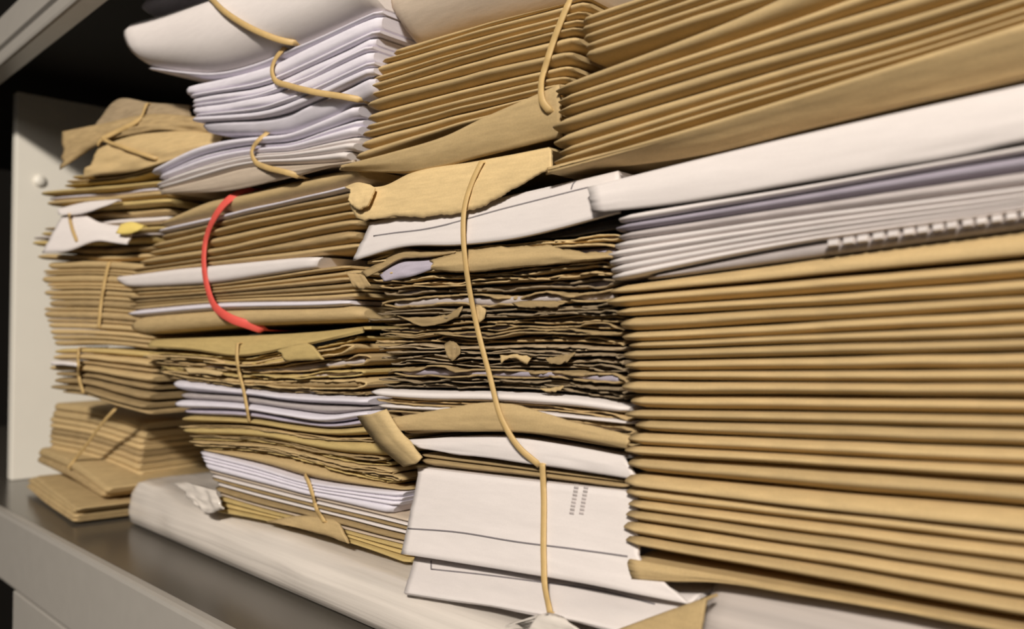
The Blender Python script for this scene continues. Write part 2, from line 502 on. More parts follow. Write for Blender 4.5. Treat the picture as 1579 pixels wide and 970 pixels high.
#                                    # the top white bundles stick out over the rest
PL1 = Plane(230, 0.880, 60.0)
PLE = Plane(115, 0.930, 40.0)
PLF = Plane(165, 0.939, 45.0)
PLG = Plane(222, 0.985, 55.0)

ORD = ['topmost', 'second', 'third', 'fourth', 'fifth', 'sixth', 'seventh', 'eighth', 'ninth', 'tenth', 'eleventh', 'twelfth', 'thirteenth', 'fourteenth',
       'fifteenth', 'sixteenth', 'seventeenth', 'eighteenth', 'nineteenth', 'twentieth', 'twenty-first', 'twenty-second', 'twenty-third', 'twenty-fourth',
       'twenty-fifth', 'twenty-sixth', 'twenty-seventh', 'twenty-eighth', 'twenty-ninth', 'thirtieth', 'thirty-first', 'thirty-second', 'thirty-third', 'thirty-fourth']

RP = 1.9
class Pile:
    """keeps count of what lies in one bundle from the top, for the labels"""
    def __init__(self, where, group):
        self.where = where; self.group = group; self.i = 0
    def add(self, o, what, cat='envelope'):
        k = ORD[self.i]; self.i += 1
        pos = f'{k} in' if k == 'topmost' else f'{k} from top in'
        return tag(o, f'{what}, {pos} {self.where}', cat, self.group)

def split(a, b, n, rng, jit=0.25, wts=None, k=25):
    """n+1 lines fanned evenly between two lines"""
    us = np.linspace(0, 1, k)
    A = curve_x(a, us); B = curve_x(b, us)
    w = np.array(wts, float) if wts else np.array([1 + rng.uniform(-jit, jit) * 2 for _ in range(n)])
    t = np.concatenate([[0], np.cumsum(w)]); t /= t[-1]
    return [[tuple(p) for p in A * (1 - s) + B * s] for s in t]

def shift_ends(top, bot, dl, dr):
    """lengthen or shorten one envelope a little at its ends"""
    return Span(top, top[0][0] + dl, top[-1][0] + dr), Span(bot, bot[0][0] + dl, bot[-1][0] + dr)

def ext(c, xl, xr):
    """a straight line through two points, run out to two columns"""
    (x0, y0), (x1, y1) = c[0], c[-1]; m = (y1 - y0) / (x1 - x0)
    return [(xl, y0 + m * (xl - x0)), (xr, y0 + m * (xr - x0))]

# ---- column on the right: tall pile of brown folded edges
rng = random.Random(11)
M4 = [(427,351),(445.6,396),(468,428),(484,454),(508,476),(525,499),(537,521),(554,541.5),(572.5,569),(587,590),(609,614),(632.7,642),(649,663.5),
      (669,691),(691,720.6),(707,744),(737.5,788),(758.6,822),(780,847),(797,873),(814,898),(837,928),(856,957)]
pile = Pile('the tall brown pile at right', 'brown envelopes in the tall pile at right')
lefts = [936, 930, 946, 952, 958, 966, 960, 958, 962, 956, 962, 958, 972, 966, 960, 962, 960, 958, 962, 957, 958, 961]
bd = []
for k, (y0, y1) in enumerate(M4):
    e = ext([(1029, y0), (1579, y1)], 900, 1770)
    bd.append([e[0], (1029, y0), (1300, (y0*279 + y1*271)/550 + rng.uniform(-1.5, 1.5)), (1579, y1), e[1]])
for i in range(len(M4) - 1):
    xl = lefts[i] + rng.uniform(-3, 3); xr = 1745 + rng.uniform(-25, 25)
    o = ridge('kraft_envelope', Span(bd[i], xl, xr), Span(bd[i+1], xl, xr), PL4, K, depth=0.16, off=rng.uniform(-0.002, 0.002) - (0.004 if i in (0, 16) else 0), rng=rng, rough=0.0004, p=1.8, gap=0.19, taper=0.72, tend=0.03, r=0.003 if i in (0, 16) else None, lean=0.006 if i in (0, 16) else 0.0)
    pile.add(o, 'plain brown envelope')
o = drape('kraft_envelope', [[(966,864),(1080,884),(1400,940),(1740,1003)], [(974,893),(1040,897),(1100,898),(1230,918),(1400,946),(1740,1008)]], PL4, K, rng=rng, lean=0.001, off=-0.002)
pile.add(o, 'drooping brown envelope')

# wrapped paper under the tall pile
def row_at(plane, px, z):
    a, b = -1500.0, 3000.0
    for _ in range(50):
        m = (a + b) / 2
        if plane.at(px, m)[2] > z: a = m
        else: b = m
    return (px, m)
T = [(1078,903),(1230,921),(1400,950),(1579,982),(1740,1012)]; B = [row_at(PL4, x, SH + 0.0006) for x in (1058, 1230, 1400, 1579, 1740)]
o = ridge('wrapped_paper_stack', T, B, PL4, FILM2, depth=0.17, r=0.02, p=3, gap=0.0, rng=rng, rough=0.0, taper=1.0)
tag(o, 'white paper stack under clear plastic film below the tall brown pile', 'packet')
o = drape('kraft_envelope', [[(945,974),(1010,950),(1088,922)], [(935,1010),(1000,1010),(1076,1000)]], PL4, K, rng=rng, off=0.016, lean=0.004, depth=0.012)
tag(o, 'brown envelope corner beside the plastic film at the bottom edge', 'envelope')

# ---- right column: white papers between the two brown piles
rng = random.Random(12)
pile = Pile('the white papers at right', 'white papers between the brown piles at right')
def w4(x0, y0, x1, y1, xl, xr=1740): return ext([(x0, y0), (x1, y1)], xl, xr)
o = drape('white_envelope', [[(906,289),(1100,241),(1579,132),(1740,98)], [(914,328),(983,322),(1250,280),(1579,219),(1740,188)]], PL4, W, rng=rng, lean=0.002, bulge=0.002, thick=0.002)
pile.add(o, 'broad smooth white envelope')
wl_ = [(332,225),(345,236),(358,262),(372,286),(385,297),(397,305),(409,312),(421,318),(433,323)]
xl_ = [952, 946, 950, 944, 933, 936, 938, 940]
mats = [W, LP, GP, W, W, W, W, W]
txt = ['pale sheet', 'grey sheet', 'pale sheet', 'white folded sheet', 'white folded sheet', 'white folded sheet', 'white folded sheet', 'white folded sheet']
for i in range(8):
    a, b = wl_[i], wl_[i+1]
    def wl4(a): return [(900, a[0] - (a[1]-a[0])*.0795), (1230, a[0] + (a[1]-a[0])*.445 + 2 - 1.4 * wl_.index(a)), (1579, a[1]), (1760, a[1] + (a[1]-a[0])*.29)]
    T = Span(wl4(a), xl_[i], 1740); B = Span(wl4(b), xl_[i], 1740)
    o = ridge('white_letter', T, B, PL4, mats[i], depth=0.15, rng=rng, p=2.6, gap=0.06, taper=0.7, rough=0.0006, off=0.002 if i == 0 else 0)
    pile.add(o, txt[i], 'paper')
# spiral bound booklet with its row of binding teeth
T = Span([(x, y + 1.5) for x, y in wl4(wl_[8])], 988, 1735); B = Span([(x, y - 1.5) for x, y in bd[0]], 988, 1735)
bk = ridge('bound_booklet', T, B, PL4, GP, depth=0.15, r=0.002, gap=0.05, rng=rng, off=-0.004)
pile.add(bk, 'grey comb bound booklet', 'booklet')
def small_block(name, px, py, wpx, hpx, slope, plane, mat, parent, off=0.002, dep=0.004):
    pts = [(-wpx/2, hpx/2 + slope*-wpx/2), (wpx/2, hpx/2 + slope*wpx/2), (wpx/2, -hpx/2 + slope*wpx/2), (-wpx/2, -hpx/2 + slope*-wpx/2)]
    fr = np.array([plane.at(px + a, py + b, off) for a, b in pts]); ce = fr.mean(0)
    rings = np.stack([fr - plane.n * dep, fr - plane.n * 0.0008, ce + (fr - ce) * 0.8])
    v, f, caps = loft(rings)
    return mesh_obj(name, v, f, mat, parent, range(len(f)))
for k in range(15):
    x = 1283 + k * 23 + rng.uniform(-2, 2)
    y = np.interp(x, *zip(*wl4(wl_[8]))) + 7
    small_block('binding_tooth', x, y, 16, 10, -0.15, PL4, W, bk, off=0.0025)

# ---- right column: upper brown pile
rng = random.Random(13)
pile = Pile('the upper brown pile at right', 'brown envelopes in the upper pile at right')
U4 = [(20,-52),(34,-38),(48,-24),(62,-9),(76,6),(97,30)]
xs = [888, 886, 889, 892, 898]
for i in range(5):
    a, b = U4[i], U4[i+1]
    T = Span(ext([(890,a[0]),(1100,a[1])], 880, 1700), xs[i], 1225); B = Span(ext([(890,b[0]),(1100,b[1])], 880, 1700), xs[i], 1225)
    o = ridge('kraft_envelope', T, B, PL4, K, depth=0.15, rng=rng, off=-0.004 if i < 4 else -0.001, gap=0.12, taper=0.5)
    pile.add(o, 'plain brown envelope')
B4 = [(127,33),(146,66),(162,85),(178,105),(203,130),(226,152),(240,166),(251,177)]
xs = [853, 856, 856, 848, 848, 856, 848]
for i in range(7):
    a, b = B4[i], B4[i+1]
    def u4(a):
        e = ext([(860,a[0]),(1100,a[1])], 840, 1720); return [e[0], (1100, a[1]), (1400, e[1][1] + 320*.32), e[1]]
    T = Span(u4(a), xs[i], 1720); B = Span(u4(b), xs[i], 1720)
    o = ridge('kraft_envelope', T, B, PL4, K, depth=0.16, rng=rng, off=rng.uniform(-0.001, 0.001), gap=0.10, taper=0.5)
    pile.add(o, 'plain brown envelope')
o = drape('kraft_envelope', [[(846,262),(1100,188),(1205,156),(1579,37),(1720,-8)], [(842,270),(1100,236),(1250,198),(1579,122),(1720,87)]], PL4, K, rng=rng, lean=-0.016, bulge=0.001, thick=0.002)
pile.add(o, 'broad brown envelope')

# ---- third column: upper brown bundle
rng = random.Random(14)
pile = Pile('the banded brown bundle at top centre', 'brown envelopes in the banded bundle at top centre')
t3 = [((610,77),(869,5)),((594,89),(829,18)),((576,101),(845,27)),((569,119),(841,40)),((566,129),(841,50)),((566,142),(841,62)),((565,151),(829,84)),
      ((560,173),(826,107)),((560,191),(826,124)),((557,202),(826,136)),((554,214),(798,154)),((547,233),(798,163)),((532,256),(820,170))]
xr_ = [905, 903, 900, 895, 890, 886, 880, 876, 872, 868, 866, 864]
t3b = []
for a in t3:
    e = ext(a, 520, 910); t3b.append([e[0], (715, (e[0][1] + e[1][1])/2 - 4 + rng.uniform(-2, 2)), e[1]])
for i in range(12):
    xl = (t3[i][0][0] + t3[i+1][0][0]) / 2 if i < 11 else 545
    T = Span(t3b[i], xl, xr_[i]); B = Span(t3b[i+1], xl, xr_[i])
    o = ridge('kraft_envelope', T, B, PL3, K, depth=0.13, rng=rng, off=rng.uniform(-0.0015, 0.001), gap=0.10, taper=0.4, rough=0.0007, p=RP)
    pile.add(o, 'brown envelope')
o = drape('kraft_envelope', [[(526,255),(600,236),(693,207),(736,186),(829,145),(862,130)], [(524,263),(580,266),(634,267),(740,243),(848,216),(866,212)]], PL3, K, rng=rng, lean=-0.006, bulge=0.002, off=0.006, depth=0.004)
pile.add(o, 'bent brown envelope')
o = ridge('white_envelope', [(592,-70),(700,-105),(905,-170)], [(603,70),(700,40),(880,0),(905,-6)], PL3, TG, depth=0.14, r=0.02, p=2.2, gap=0.02, rng=rng)
tag(o, 'grey white envelope lying on top of the banded brown bundle', 'envelope')

# ---- third column: long banded bundle
rng = random.Random(15)
pile = Pile('the top of the centre bundle', 'post at the top of the centre bundle')
o = drape('torn_envelope', [[(549,287),(590,288),(636,268),(740,249),(850,228)], [(538,314),(549,334),(600,334),(657,333),(741,319),(792,289),(850,258)]], PL3, KL, rng=rng, rag=2.2, lean=0.006, off=0.002, n=90)
pile.add(o, 'torn pale brown envelope')
fl_ = drape('torn_flap', [[(541,290),(560,283),(580,286)], [(537,310),(552,322),(566,318)]], PL3, KL, rng=rng, back=False, off=0.006, lean=0.006, rag=1.5, parent=o)
wo = drape('white_envelope', [[(572,343),(640,330),(709,318),(910,274),(955,264)], [(543,402),(622,380),(709,377),(776,370),(955,327)]], PL3, W, rng=rng, lean=0.008, off=0.001, thick=0.002)
pile.add(wo, 'white envelope with printed line')
strip_on(wo, 'printed_line', [(576,364),(610,359),(645,355),(780,321),(907,289)], 0.0009, INK)
strip_on(wo, 'printed_line', [(881,292),(884,284),(888,279)], 0.0009, INK)
o = drape('dark_card', [[(740,372),(850,358),(965,332)], [(740,375),(850,368),(965,352)]], PL3, DK, rng=rng, lean=0.002, off=-0.003)
pile.add(o, 'dark card edge', 'card')
q0 = [(562,400),(620,388),(709,383),(776,376),(960,358)]
q1 = [(575,410),(640,397),(720,389),(850,378),(960,372)]
o = torn('torn_envelope', q0, q1, PL3, KL, LP, rng=rng); pile.add(o, 'torn open brown envelope')
q2 = [(585,428),(660,421),(720,421),(800,415),(960,400)]
o = torn('torn_envelope', q1, q2, PL3, K, LP, rng=rng, cback=0.004); pile.add(o, 'torn envelope with bluish papers')
drape('paper_contents', [[(586,424),(606,405),(640,401),(668,399)], [(592,434),(620,430),(645,423),(672,413)]], PL3, LP, rng=rng, back=False, off=0.001, lean=0.003, parent=o, n=24, m=6)
drape('torn_flap', [[(560,420),(592,404),(622,385),(650,387),(705,386)], [(566,428),(596,411),(622,398),(650,398),(700,391)]], PL3, KD, rng=rng, back=False, off=0.002, lean=0.003, parent=o, n=40, m=6, ragtop=1.2)
f2 = drape('torn_flap', [[(668,402),(700,391),(790,380),(850,380),(905,390),(945,388)], [(664,415),(700,420),(780,415),(860,407),(945,399)]], PL3, K, rng=rng, back=False, off=0.004, lean=0.004, bulge=0.004, ragtop=2.0, rag=0.6, parent=o, n=80)
qE = [(605,598),(680,600),(760,601),(880,608),(965,619)]
FLAPS = {3: [[[(533,418),(546,421),(562,424)], [(544,441),(558,446),(571,441)]]],
         5: [[[(600,483),(640,489),(690,484),(714,472)], [(612,487),(650,503),(680,499),(706,488)]], [[(790,467),(830,463),(872,466)], [(800,473),(838,474),(858,472)]]],
         6: [[[(728,474),(740,471),(750,476)], [(727,490),(738,497),(746,492)]]],
         9: [[[(685,531),(698,526),(710,533)], [(688,546),(698,556),(709,545)]]],
         12: [[[(771,546),(790,545),(822,547)], [(773,562),(784,552),(812,562)]], [[(840,552),(862,548),(888,543)], [(846,560),(860,561),(874,557)]]],
         16: [[[(832,598),(852,597),(870,594)], [(840,604),(852,605),(864,602)]]]}
wts = [1.3,1.3,1.5,2.6,1.2,1.0,1.2,1.0,1.3,1.1,1.2,1.0,1.2,1.1,2.2,1.0,1.2]
lines = split(q2, qE, 17, rng, wts=wts, k=19)
for q in range(1, 17):                                        # wavy, crumpled layers
    wv = wob(19, rng, 3.6, 8)
    lines[q] = [(x, y + wv[j] * min(1, j / 2, (18 - j) / 2)) for j, (x, y) in enumerate(lines[q])]
pile = Pile('the ragged middle of the centre bundle', 'torn envelopes in the middle of the centre bundle')
for i in range(17):
    wide = i in (3, 14)
    dl = rng.uniform(-22, 0) if i > 3 else rng.uniform(-8, 4)
    T, B = shift_ends(lines[i], lines[i+1], dl, rng.uniform(-12, 2))
    mt = rng.choice([KT, KD, KD, K, KT, KD]); cm = LP if i in (2, 14) else GP if i == 3 else rng.choice([GP, KT, LP, KT, KD])
    o = torn('torn_envelope', T, B, PL3, mt, cm, rng=rng, off=rng.uniform(-0.005, 0.001), cback=0.003 if wide else 0.006, rag=0.0032, curl=0.0022)
    pile.add(o, 'old torn brown envelope')
    for fl in FLAPS.get(i, ()):                                # loose torn flaps that stick out
        drape('torn_flap', fl, PL3, rng.choice([KD, K]), rng=rng, back=False, off=0.0005, lean=rng.uniform(0.001, 0.003), bulge=0.0008, rag=1.3, ragtop=1.0, parent=o, n=22, m=6, thick=0.0005)
pile = Pile('the lower half of the centre bundle', 'post in the lower half of the centre bundle')
q4 = [(575,613),(640,618),(760,621),(880,629),(965,640)]
o = ridge('white_envelope', [(564,598),(640,602),(760,604),(880,611),(968,623)], q4, PL3, W, rng=rng, depth=0.13, gap=0.04, p=3, off=0.001); pile.add(o, 'flat white envelope')
q5 = [(578,622),(660,627),(760,630),(870,639),(975,650)]
o = torn('torn_envelope', q4, q5, PL3, KD, GP, rng=rng, off=-0.004); pile.add(o, 'dark torn brown envelope')
q6 = [(580,630),(660,634),(760,637),(870,646),(978,657)]
o = ridge('white_letter', q5, q6, PL3, W, rng=rng, depth=0.13, gap=0.06); pile.add(o, 'thin white letter', 'paper')
q7 = [(600,648),(700,650),(784,652),(868,662),(972,676)]
o = torn('torn_envelope', q6, q7, PL3, KD, GP, rng=rng, off=-0.003); pile.add(o, 'dark torn brown envelope')
o = drape('kraft_envelope', [[(604,645),(704,627),(754,621),(784,623),(868,646),(972,672)], [(614,664),(700,666),(776,666),(864,673),(966,692)]], PL3, K, rng=rng, off=0.007, lean=0.001, bulge=0.002, ragtop=0.8, n=80, depth=0.003)
pile.add(o, 'brown envelope with raised flap')
q8 = [(620,671),(700,668),(784,667),(864,679),(962,696)]
o = ridge('kraft_envelope', [(612,662),(700,660),(784,660),(864,671),(966,688)], q8, PL3, K, rng=rng, depth=0.13, off=-0.002); pile.add(o, 'thin brown envelope')
o = drape('white_envelope', [[(628,678),(784,673),(864,685),(962,703)], [(647,692),(720,702),(807,714),(982,740)]], PL3, W, rng=rng, off=0.001, lean=0.003, thick=0.002)
pile.add(o, 'narrow white envelope')
ql = split([(645,699),(807,720),(968,741)], [(648,718),(800,735),(968,755)], 2, rng)
for i in range(2):
    o = ridge('kraft_envelope', ql[i], ql[i+1], PL3, KD, rng=rng, depth=0.13); pile.add(o, 'thin dark brown envelope')
wa = drape('white_envelope', [[(647,721),(800,739),(984,759)], [(630,800),(800,815),(984,862)], [(618,854),(665,861),(795,882),(850,890),(910,902),(1062,931)]], PL3, W, rng=rng, off=0.002, lean=0.012, thick=0.002, bulge=0.0, m=16)
pile.add(wa, 'large white envelope')
strip_on(wa, 'flap_seam', [(629,815),(700,820),(800,836),(880,846),(968,858)], 0.0010, INK)
for cx0, dx in ((890, 9), (905, 9)):
    for k in range(9):
        y0 = 746 + k * 5.6; x0 = cx0 - dx * k / 9
        strip_on(wa, 'ink_mark', [(x0 - 3.4, y0), (x0 + 3.4, y0 + 1)], 0.0014, GP)
wbm = drape('white_envelope', [[(640,858),(800,880),(940,910),(1078,918)], [(622,914),(730,930),(830,946),(950,972),(1010,988)]], PL3, W, rng=rng, off=0.000, lean=0.024, thick=0.002, bulge=0.001)
pile.add(wbm, 'bottom white envelope')
strip_on(wbm, 'window_frame', [(665,878),(750,887),(840,899),(920,910),(1010,932)], 0.0010, INK)
strip_on(wbm, 'window_frame', [(665,878),(665,870),(665,865)], 0.0010, INK)
# curled strip of brown paper at the bundle's left edge
o = drape('paper_strip', [[(568,640),(590,672),(622,703),(640,717)], [(597,631),(615,660),(640,690),(651,706)]], PL3, KL, rng=rng, back=False, off=0.010, lean=0.002, bulge=0.003, thick=0.0008, n=30, m=7)
tag(o, 'curled strip of torn pale brown paper hanging at the centre bundle', 'paper')

# ---- second column: rolled white papers at the top
rng = random.Random(16)
pile = Pile('the white bundles at upper left', 'white papers in the bundles at upper left')
o = ridge('paper_sheaf', [row_at(PL2W, x, UP + 0.020) for x in (194, 400, 568)], [(196,26),(330,-20),(520,-80),(568,-98)], PL2W, WL, depth=0.2, r=0.02, p=2.2, gap=0.04, rng=rng, off=-0.012)
pile.add(o, 'greyish sheaf of white paper', 'paper')
T = [(196,26),(330,-20),(520,-80),(568,-98)]; B = [(222,104),(262,110),(300,113),(437,72),(540,24),(566,12)]
lines = split(T, B, 2, rng, wts=[14, .9])
for i in range(2):
    T_, B_ = shift_ends(lines[i], lines[i+1], [-12, -15, -8, -3, 0][i], 0)
    o = ridge('paper_sheaf' if i == 0 else 'white_letter', T_, B_, PL2W, WL if i else W, depth=0.2, r=[0.018, .004, .004][i], p=2.8, gap=0.03, rng=rng, rough=0.0012, off=[0.004, -.012, -.015][i], taper=0.97, tend=0.02)
    pile.add(o, ['broad curved sheaf of white paper', 'white folded letter', 'white folded letter', 'white folded letter', 'white folded letter'][i], 'paper')
T = [(288,131),(424,94),(455,79),(555,30),(580,18)]; B = [(300,203),(350,203),(420,197),(470,182),(530,155),(564,139)]
lines = split(T, B, 8, rng, wts=[2.2, .6, 1.3, .6, 1.7, .6, 1.1, 2.4])
for i in range(8):
    T_, B_ = shift_ends(lines[i], lines[i+1], rng.uniform(-6, 4), rng.uniform(-6, 3))
    o = ridge('white_letter', T_, B_, PL2X, WL, depth=0.18, rng=rng, p=4.0, gap=0.04, taper=0.75, rough=0.0016, r=0.0035, off=rng.uniform(-.003, .001) - (0.006 if i == 7 else 0), lean=0.0 if i < 7 else -0.006)
    pile.add(o, 'bluish white folded letter', 'paper')
T = [(232,262),(300,227),(400,209),(440,205),(500,182),(560,155)]; B = [(248,292),(320,272),(385,255),(450,252),(540,247)]
lines = split(T, B, 6, rng, wts=[1.4, .8, 1.1, .7, .9, 1.0])
for i in range(6):
    T_, B_ = shift_ends(lines[i], lines[i+1], rng.uniform(-4, 8), rng.uniform(-8, 3))
    o = ridge('white_letter', T_, B_, PL2Y, WL if i < 3 else W, depth=0.18, rng=rng, p=2.0, gap=0.05, taper=0.8, rough=0.0012, r=0.004, off=[0.002, -0.004, 0, -.003, .002, .002][i])
    pile.add(o, 'white folded letter', 'paper')
o = drape('kraft_envelope', [[(247,294),(320,276),(385,259),(450,256),(545,250)], [(249,300),(345,295),(444,275),(515,257),(550,249)]], PL2Y, TG, rng=rng, lean=-0.004, off=0.001)
pile.add(o, 'greyish tan envelope')

# ---- second column: the red banded bundle
rng = random.Random(17)
pile = Pile('the red-banded bundle', 'envelopes in the red banded bundle')
r = [[(245,340),(308,309),(400,287),(496,263),(552,250)], [(242,352),(320,334),(372,322),(470,300),(545,282)], [(243,359),(320,342),(430,316),(545,290)],
     [(235,372),(400,333),(548,305)], [(228,385),(400,346),(548,318)], [(215,397),(345,375),(480,345),(550,332)], [(205,412),(345,390),(480,362),(553,350)],
     [(200,418),(345,399),(553,372)], [(195,426),(311,410),(440,398),(556,384)], [(196,445),(311,439),(487,414),(556,404)]]
mats = [K, WL, KD, K, K, K, KD, K, W]
txt = ['brown envelope', 'thin white letter', 'brown envelope', 'brown envelope', 'brown envelope', 'broad brown envelope', 'brown envelope', 'brown envelope', 'bright white envelope']
for i in range(9):
    dl, dr = rng.uniform(-5, 3), rng.uniform(-14, 4)
    T_, B_ = r[i], r[i+1]
    if i == 8: T_ = [(173,427),(311,410),(420,400),(496,394)]; B_ = [(196,444),(311,439),(420,424),(488,414)]; dl = dr = 0
    T_, B_ = shift_ends(T_, B_, dl, dr)
    o = ridge('white_envelope' if i == 8 else 'white_letter' if i == 1 else 'kraft_envelope', T_, B_, PL2, mats[i], depth=0.18, rng=rng, off=0.003 if i == 8 else rng.uniform(-.003, 0), p=4 if i == 8 else 2.2, r=0.003 if i == 8 else None, taper=0.9 if i == 8 else 0.45, rough=0.0008)
    pile.add(o, txt[i])
r14 = [(193,479),(314,468),(525,462),(556,460)]; r15 = [(196,489),(329,478),(525,472),(556,470)]; r16 = [(200,518),(300,509),(386,502),(558,497)]
lines = split(r[9], r14, 6, rng)
for i in range(6):
    T_, B_ = shift_ends(lines[i], lines[i+1], rng.uniform(-6, 5), rng.uniform(-22, 2))
    o = ridge('kraft_envelope', T_, B_, PL2, rng.choice([K, K, KD]), depth=0.18, rng=rng, off=rng.uniform(-.004, 0), rough=0.0009)
    pile.add(o, 'brown envelope')
o = ridge('white_letter', *shift_ends(r14, r15, 0, -20), PL2, WL, depth=0.18, rng=rng, gap=0.03, off=0.001); pile.add(o, 'thin white letter', 'paper')
o = ridge('kraft_envelope', r15, r16, PL2, K, depth=0.18, rng=rng, r=0.006, off=0.0, gap=0.04, p=2.5); pile.add(o, 'broad brown envelope')

# ---- second column: bundle below the red band
rng = random.Random(18)
pile = Pile('the bundle below the red-banded one', 'post in the bundle below the red banded one')
m1 = [(230,541),(300,545),(365,551),(450,538),(560,513)]
o = drape('kraft_envelope', [[(235,523),(365,518),(470,512),(560,503)], [(228,532),(300,538),(365,547),(440,536),(560,509)]], PL2, KY, rng=rng, lean=0.012, off=-0.008, thick=0.0022)
pile.add(o, 'dipping brown envelope')
m2 = [(262,584),(369,598),(450,607),(570,612)]
lines = split(m1, m2, 6, rng)
for i in range(6):
    T_, B_ = shift_ends(lines[i], lines[i+1], rng.uniform(-14, 4), rng.uniform(-14, 3))
    o = torn('torn_envelope', T_, B_, PL2, rng.choice([KY, KD, K, KY]), rng.choice([GP, KD, KY, GP]), depth=0.17, rng=rng, off=rng.uniform(-.004, 0.001), rag=0.003, curl=0.002, cback=.004)
    pile.add(o, 'torn brown envelope')
    if i == 1:
        drape('torn_flap', [[(432,541),(450,534),(478,528)], [(438,556),(470,556),(498,554)]], PL2, KY, rng=rng, back=False, off=0.004, lean=0.003, parent=o, n=20, m=6, rag=0.6)
    if i == 4:
        drape('torn_flap', [[(285,566),(320,568),(345,572)], [(290,576),(318,577),(340,580)]], PL2, KL, rng=rng, back=False, off=0.003, lean=0.003, parent=o, n=20, m=6, rag=0.8)
ms = [m2, [(275,604),(371,610),(460,621),(566,627)], [(270,616),(379,624),(440,633),(500,640),(564,633)], [(272,630),(381,634),(440,643),(510,652),(570,642)],
      [(285,640),(382,646),(510,661),(574,655)], [(268,651),(380,656),(510,673),(582,670)]]
mats = [WL, GP, WL, LP, KY]; txt = ['bright bluish white letter', 'grey letter', 'bright white letter', 'lilac grey letter', 'brown envelope']
for i in range(5):
    o = ridge('kraft_envelope' if i == 4 else 'white_letter', ms[i], ms[i+1], PL2, mats[i], depth=0.17, rng=rng, off=[0.003, -0.002, 0.004, -0.001, 0][i], rough=0.001, gap=0.06, taper=0.8)
    pile.add(o, txt[i], 'envelope' if i == 4 else 'paper')

rng = random.Random(19)
pile = Pile('the brown layers above the lowest white letters', 'brown envelopes above the lowest white letters')
n0 = [(272,656),(380,658),(510,675),(592,674)]; n1 = [(305,692),(433,704),(520,728),(618,752)]
lines = split(n0, n1, 7, rng, wts=[1, 3, 1.3, 1.2, 1.1, 1.3, 1.2])
for i in range(7):
    T_, B_ = shift_ends(lines[i], lines[i+1], rng.uniform(-8, 4), rng.uniform(-14, 10))
    o = torn('torn_envelope', T_, B_, PL2, rng.choice([KY, KD, K]), rng.choice([KD, GP]), depth=0.17, rng=rng, off=rng.uniform(-.005, 0), rag=0.002, curl=0.0016) if i not in (1,) else \
        ridge('kraft_envelope', T_, B_, PL2, KY, depth=0.17, rng=rng, r=0.004)
    pile.add(o, 'brown envelope')

rng = random.Random(20)
pile = Pile('the lowest bundle left of centre', 'post in the lowest bundle left of centre')
p0 = [(306,691),(433,705),(520,729),(618,753)]; p1 = [(306,695),(400,719),(473,741),(550,752),(624,759)]; p2 = [(318,723),(400,744),(473,763),(550,780),(604,793)]
p3 = [(330,765),(400,786),(480,806),(560,828),(628,845)]; p4 = [(325,790),(399,803),(483,822),(560,846),(630,872)]
o = ridge('kraft_envelope', p0, p1, PL2, K, depth=0.17, rng=rng, r=0.012, gap=0.02, off=-0.001); pile.add(o, 'brown envelope pinched by its band')
lines = split(p1, p2, 4, rng)
for i in range(4):
    T_, B_ = shift_ends(lines[i], lines[i+1], 0, rng.uniform(-4, 2))
    o = ridge('white_letter', T_, B_, PL2, WL, depth=0.17, rng=rng, off=0.002, gap=0.05, taper=0.85, r=0.002); pile.add(o, 'crisp bluish white letter', 'paper')
lines = split(p2, p3, 6, rng)
for i in range(6):
    T_, B_ = shift_ends(lines[i], lines[i+1], rng.uniform(-4, 6), 25 * (1 - i/6))
    o = ridge('white_letter' if i in (1, 3) else 'kraft_envelope', T_, B_, PL2, [TG, W, KD, W, KD, TG][i], depth=0.17, rng=rng, off=rng.uniform(-.004, 0), taper=0.7)
    pile.add(o, ['greyish envelope', 'thin white letter', 'brown envelope', 'thin white letter', 'brown envelope', 'greyish envelope'][i])
drape('torn_flap', [[(415,803),(470,794),(520,800)], [(450,812),(500,826),(537,838)]], PL2, K, rng=rng, back=False, off=0.003, lean=0.004, parent=o, n=24, m=6, rag=0.6)
lines = split(p3, p4, 3, rng)
for i in range(3):
    o = ridge('kraft_envelope', lines[i], lines[i+1], PL2, KY, depth=0.17, rng=rng, off=rng.uniform(-.003, .001)); pile.add(o, 'brown envelope')

# ---- the long plastic wrapped packet lying on the shelf under the second and third columns
def packet():
    x0, x1 = -0.985, -0.30
    n = 60; rngp = random.Random(5)
    rings = []
    w1 = wob(n, rngp, 0.002, 14); w2 = wob(n, rngp, 0.002, 16); w3 = wob(n, rngp, 0.0016, 9)
    for i, t in enumerate(np.linspace(0, 1, n)):
        t = t ** 1.6
        x = x0 + (x1 - x0) * t
        e = min(1.0, (x - x0) / 0.045); k = math.sqrt(max(0.02, 1 - (1 - e) ** 2))
        yf = 0.352 - 0.012 * t + (1 - k) * 0.055; yb = 0.60
        h = (0.041 + 0.008 * max(0, 1 - (x - x0) / 0.13) - 0.006 * min(1, max(0, (x + 0.62) / 0.2))) * (0.5 + 0.5 * k)
        z0 = SH + 0.0005
        pr = [(yb, z0), (yf + 0.01, z0), (yf + 0.002, z0 + 0.003), (yf - 0.001 + w1[i]*.4, z0 + h*.3), (yf + w1[i], z0 + h*.5), (yf + 0.003, z0 + h*.72), (yf + 0.010, z0 + h*.93 + w2[i]),
              (yf + 0.022, z0 + h + w3[i]), (yf + 0.045, z0 + h + w2[i]), (yf + 0.08, z0 + h), (yb, z0 + h)]
        rings.append([(x, y, z) for y, z in pr])
    v, f, caps = loft(np.array(rings))
    o = mesh_obj('wrapped_packet', v, f, FILM, None, caps)
    tag(o, 'long flat packet in crumpled plastic film lying on the shelf front', 'packet')
    return o
pk = packet()
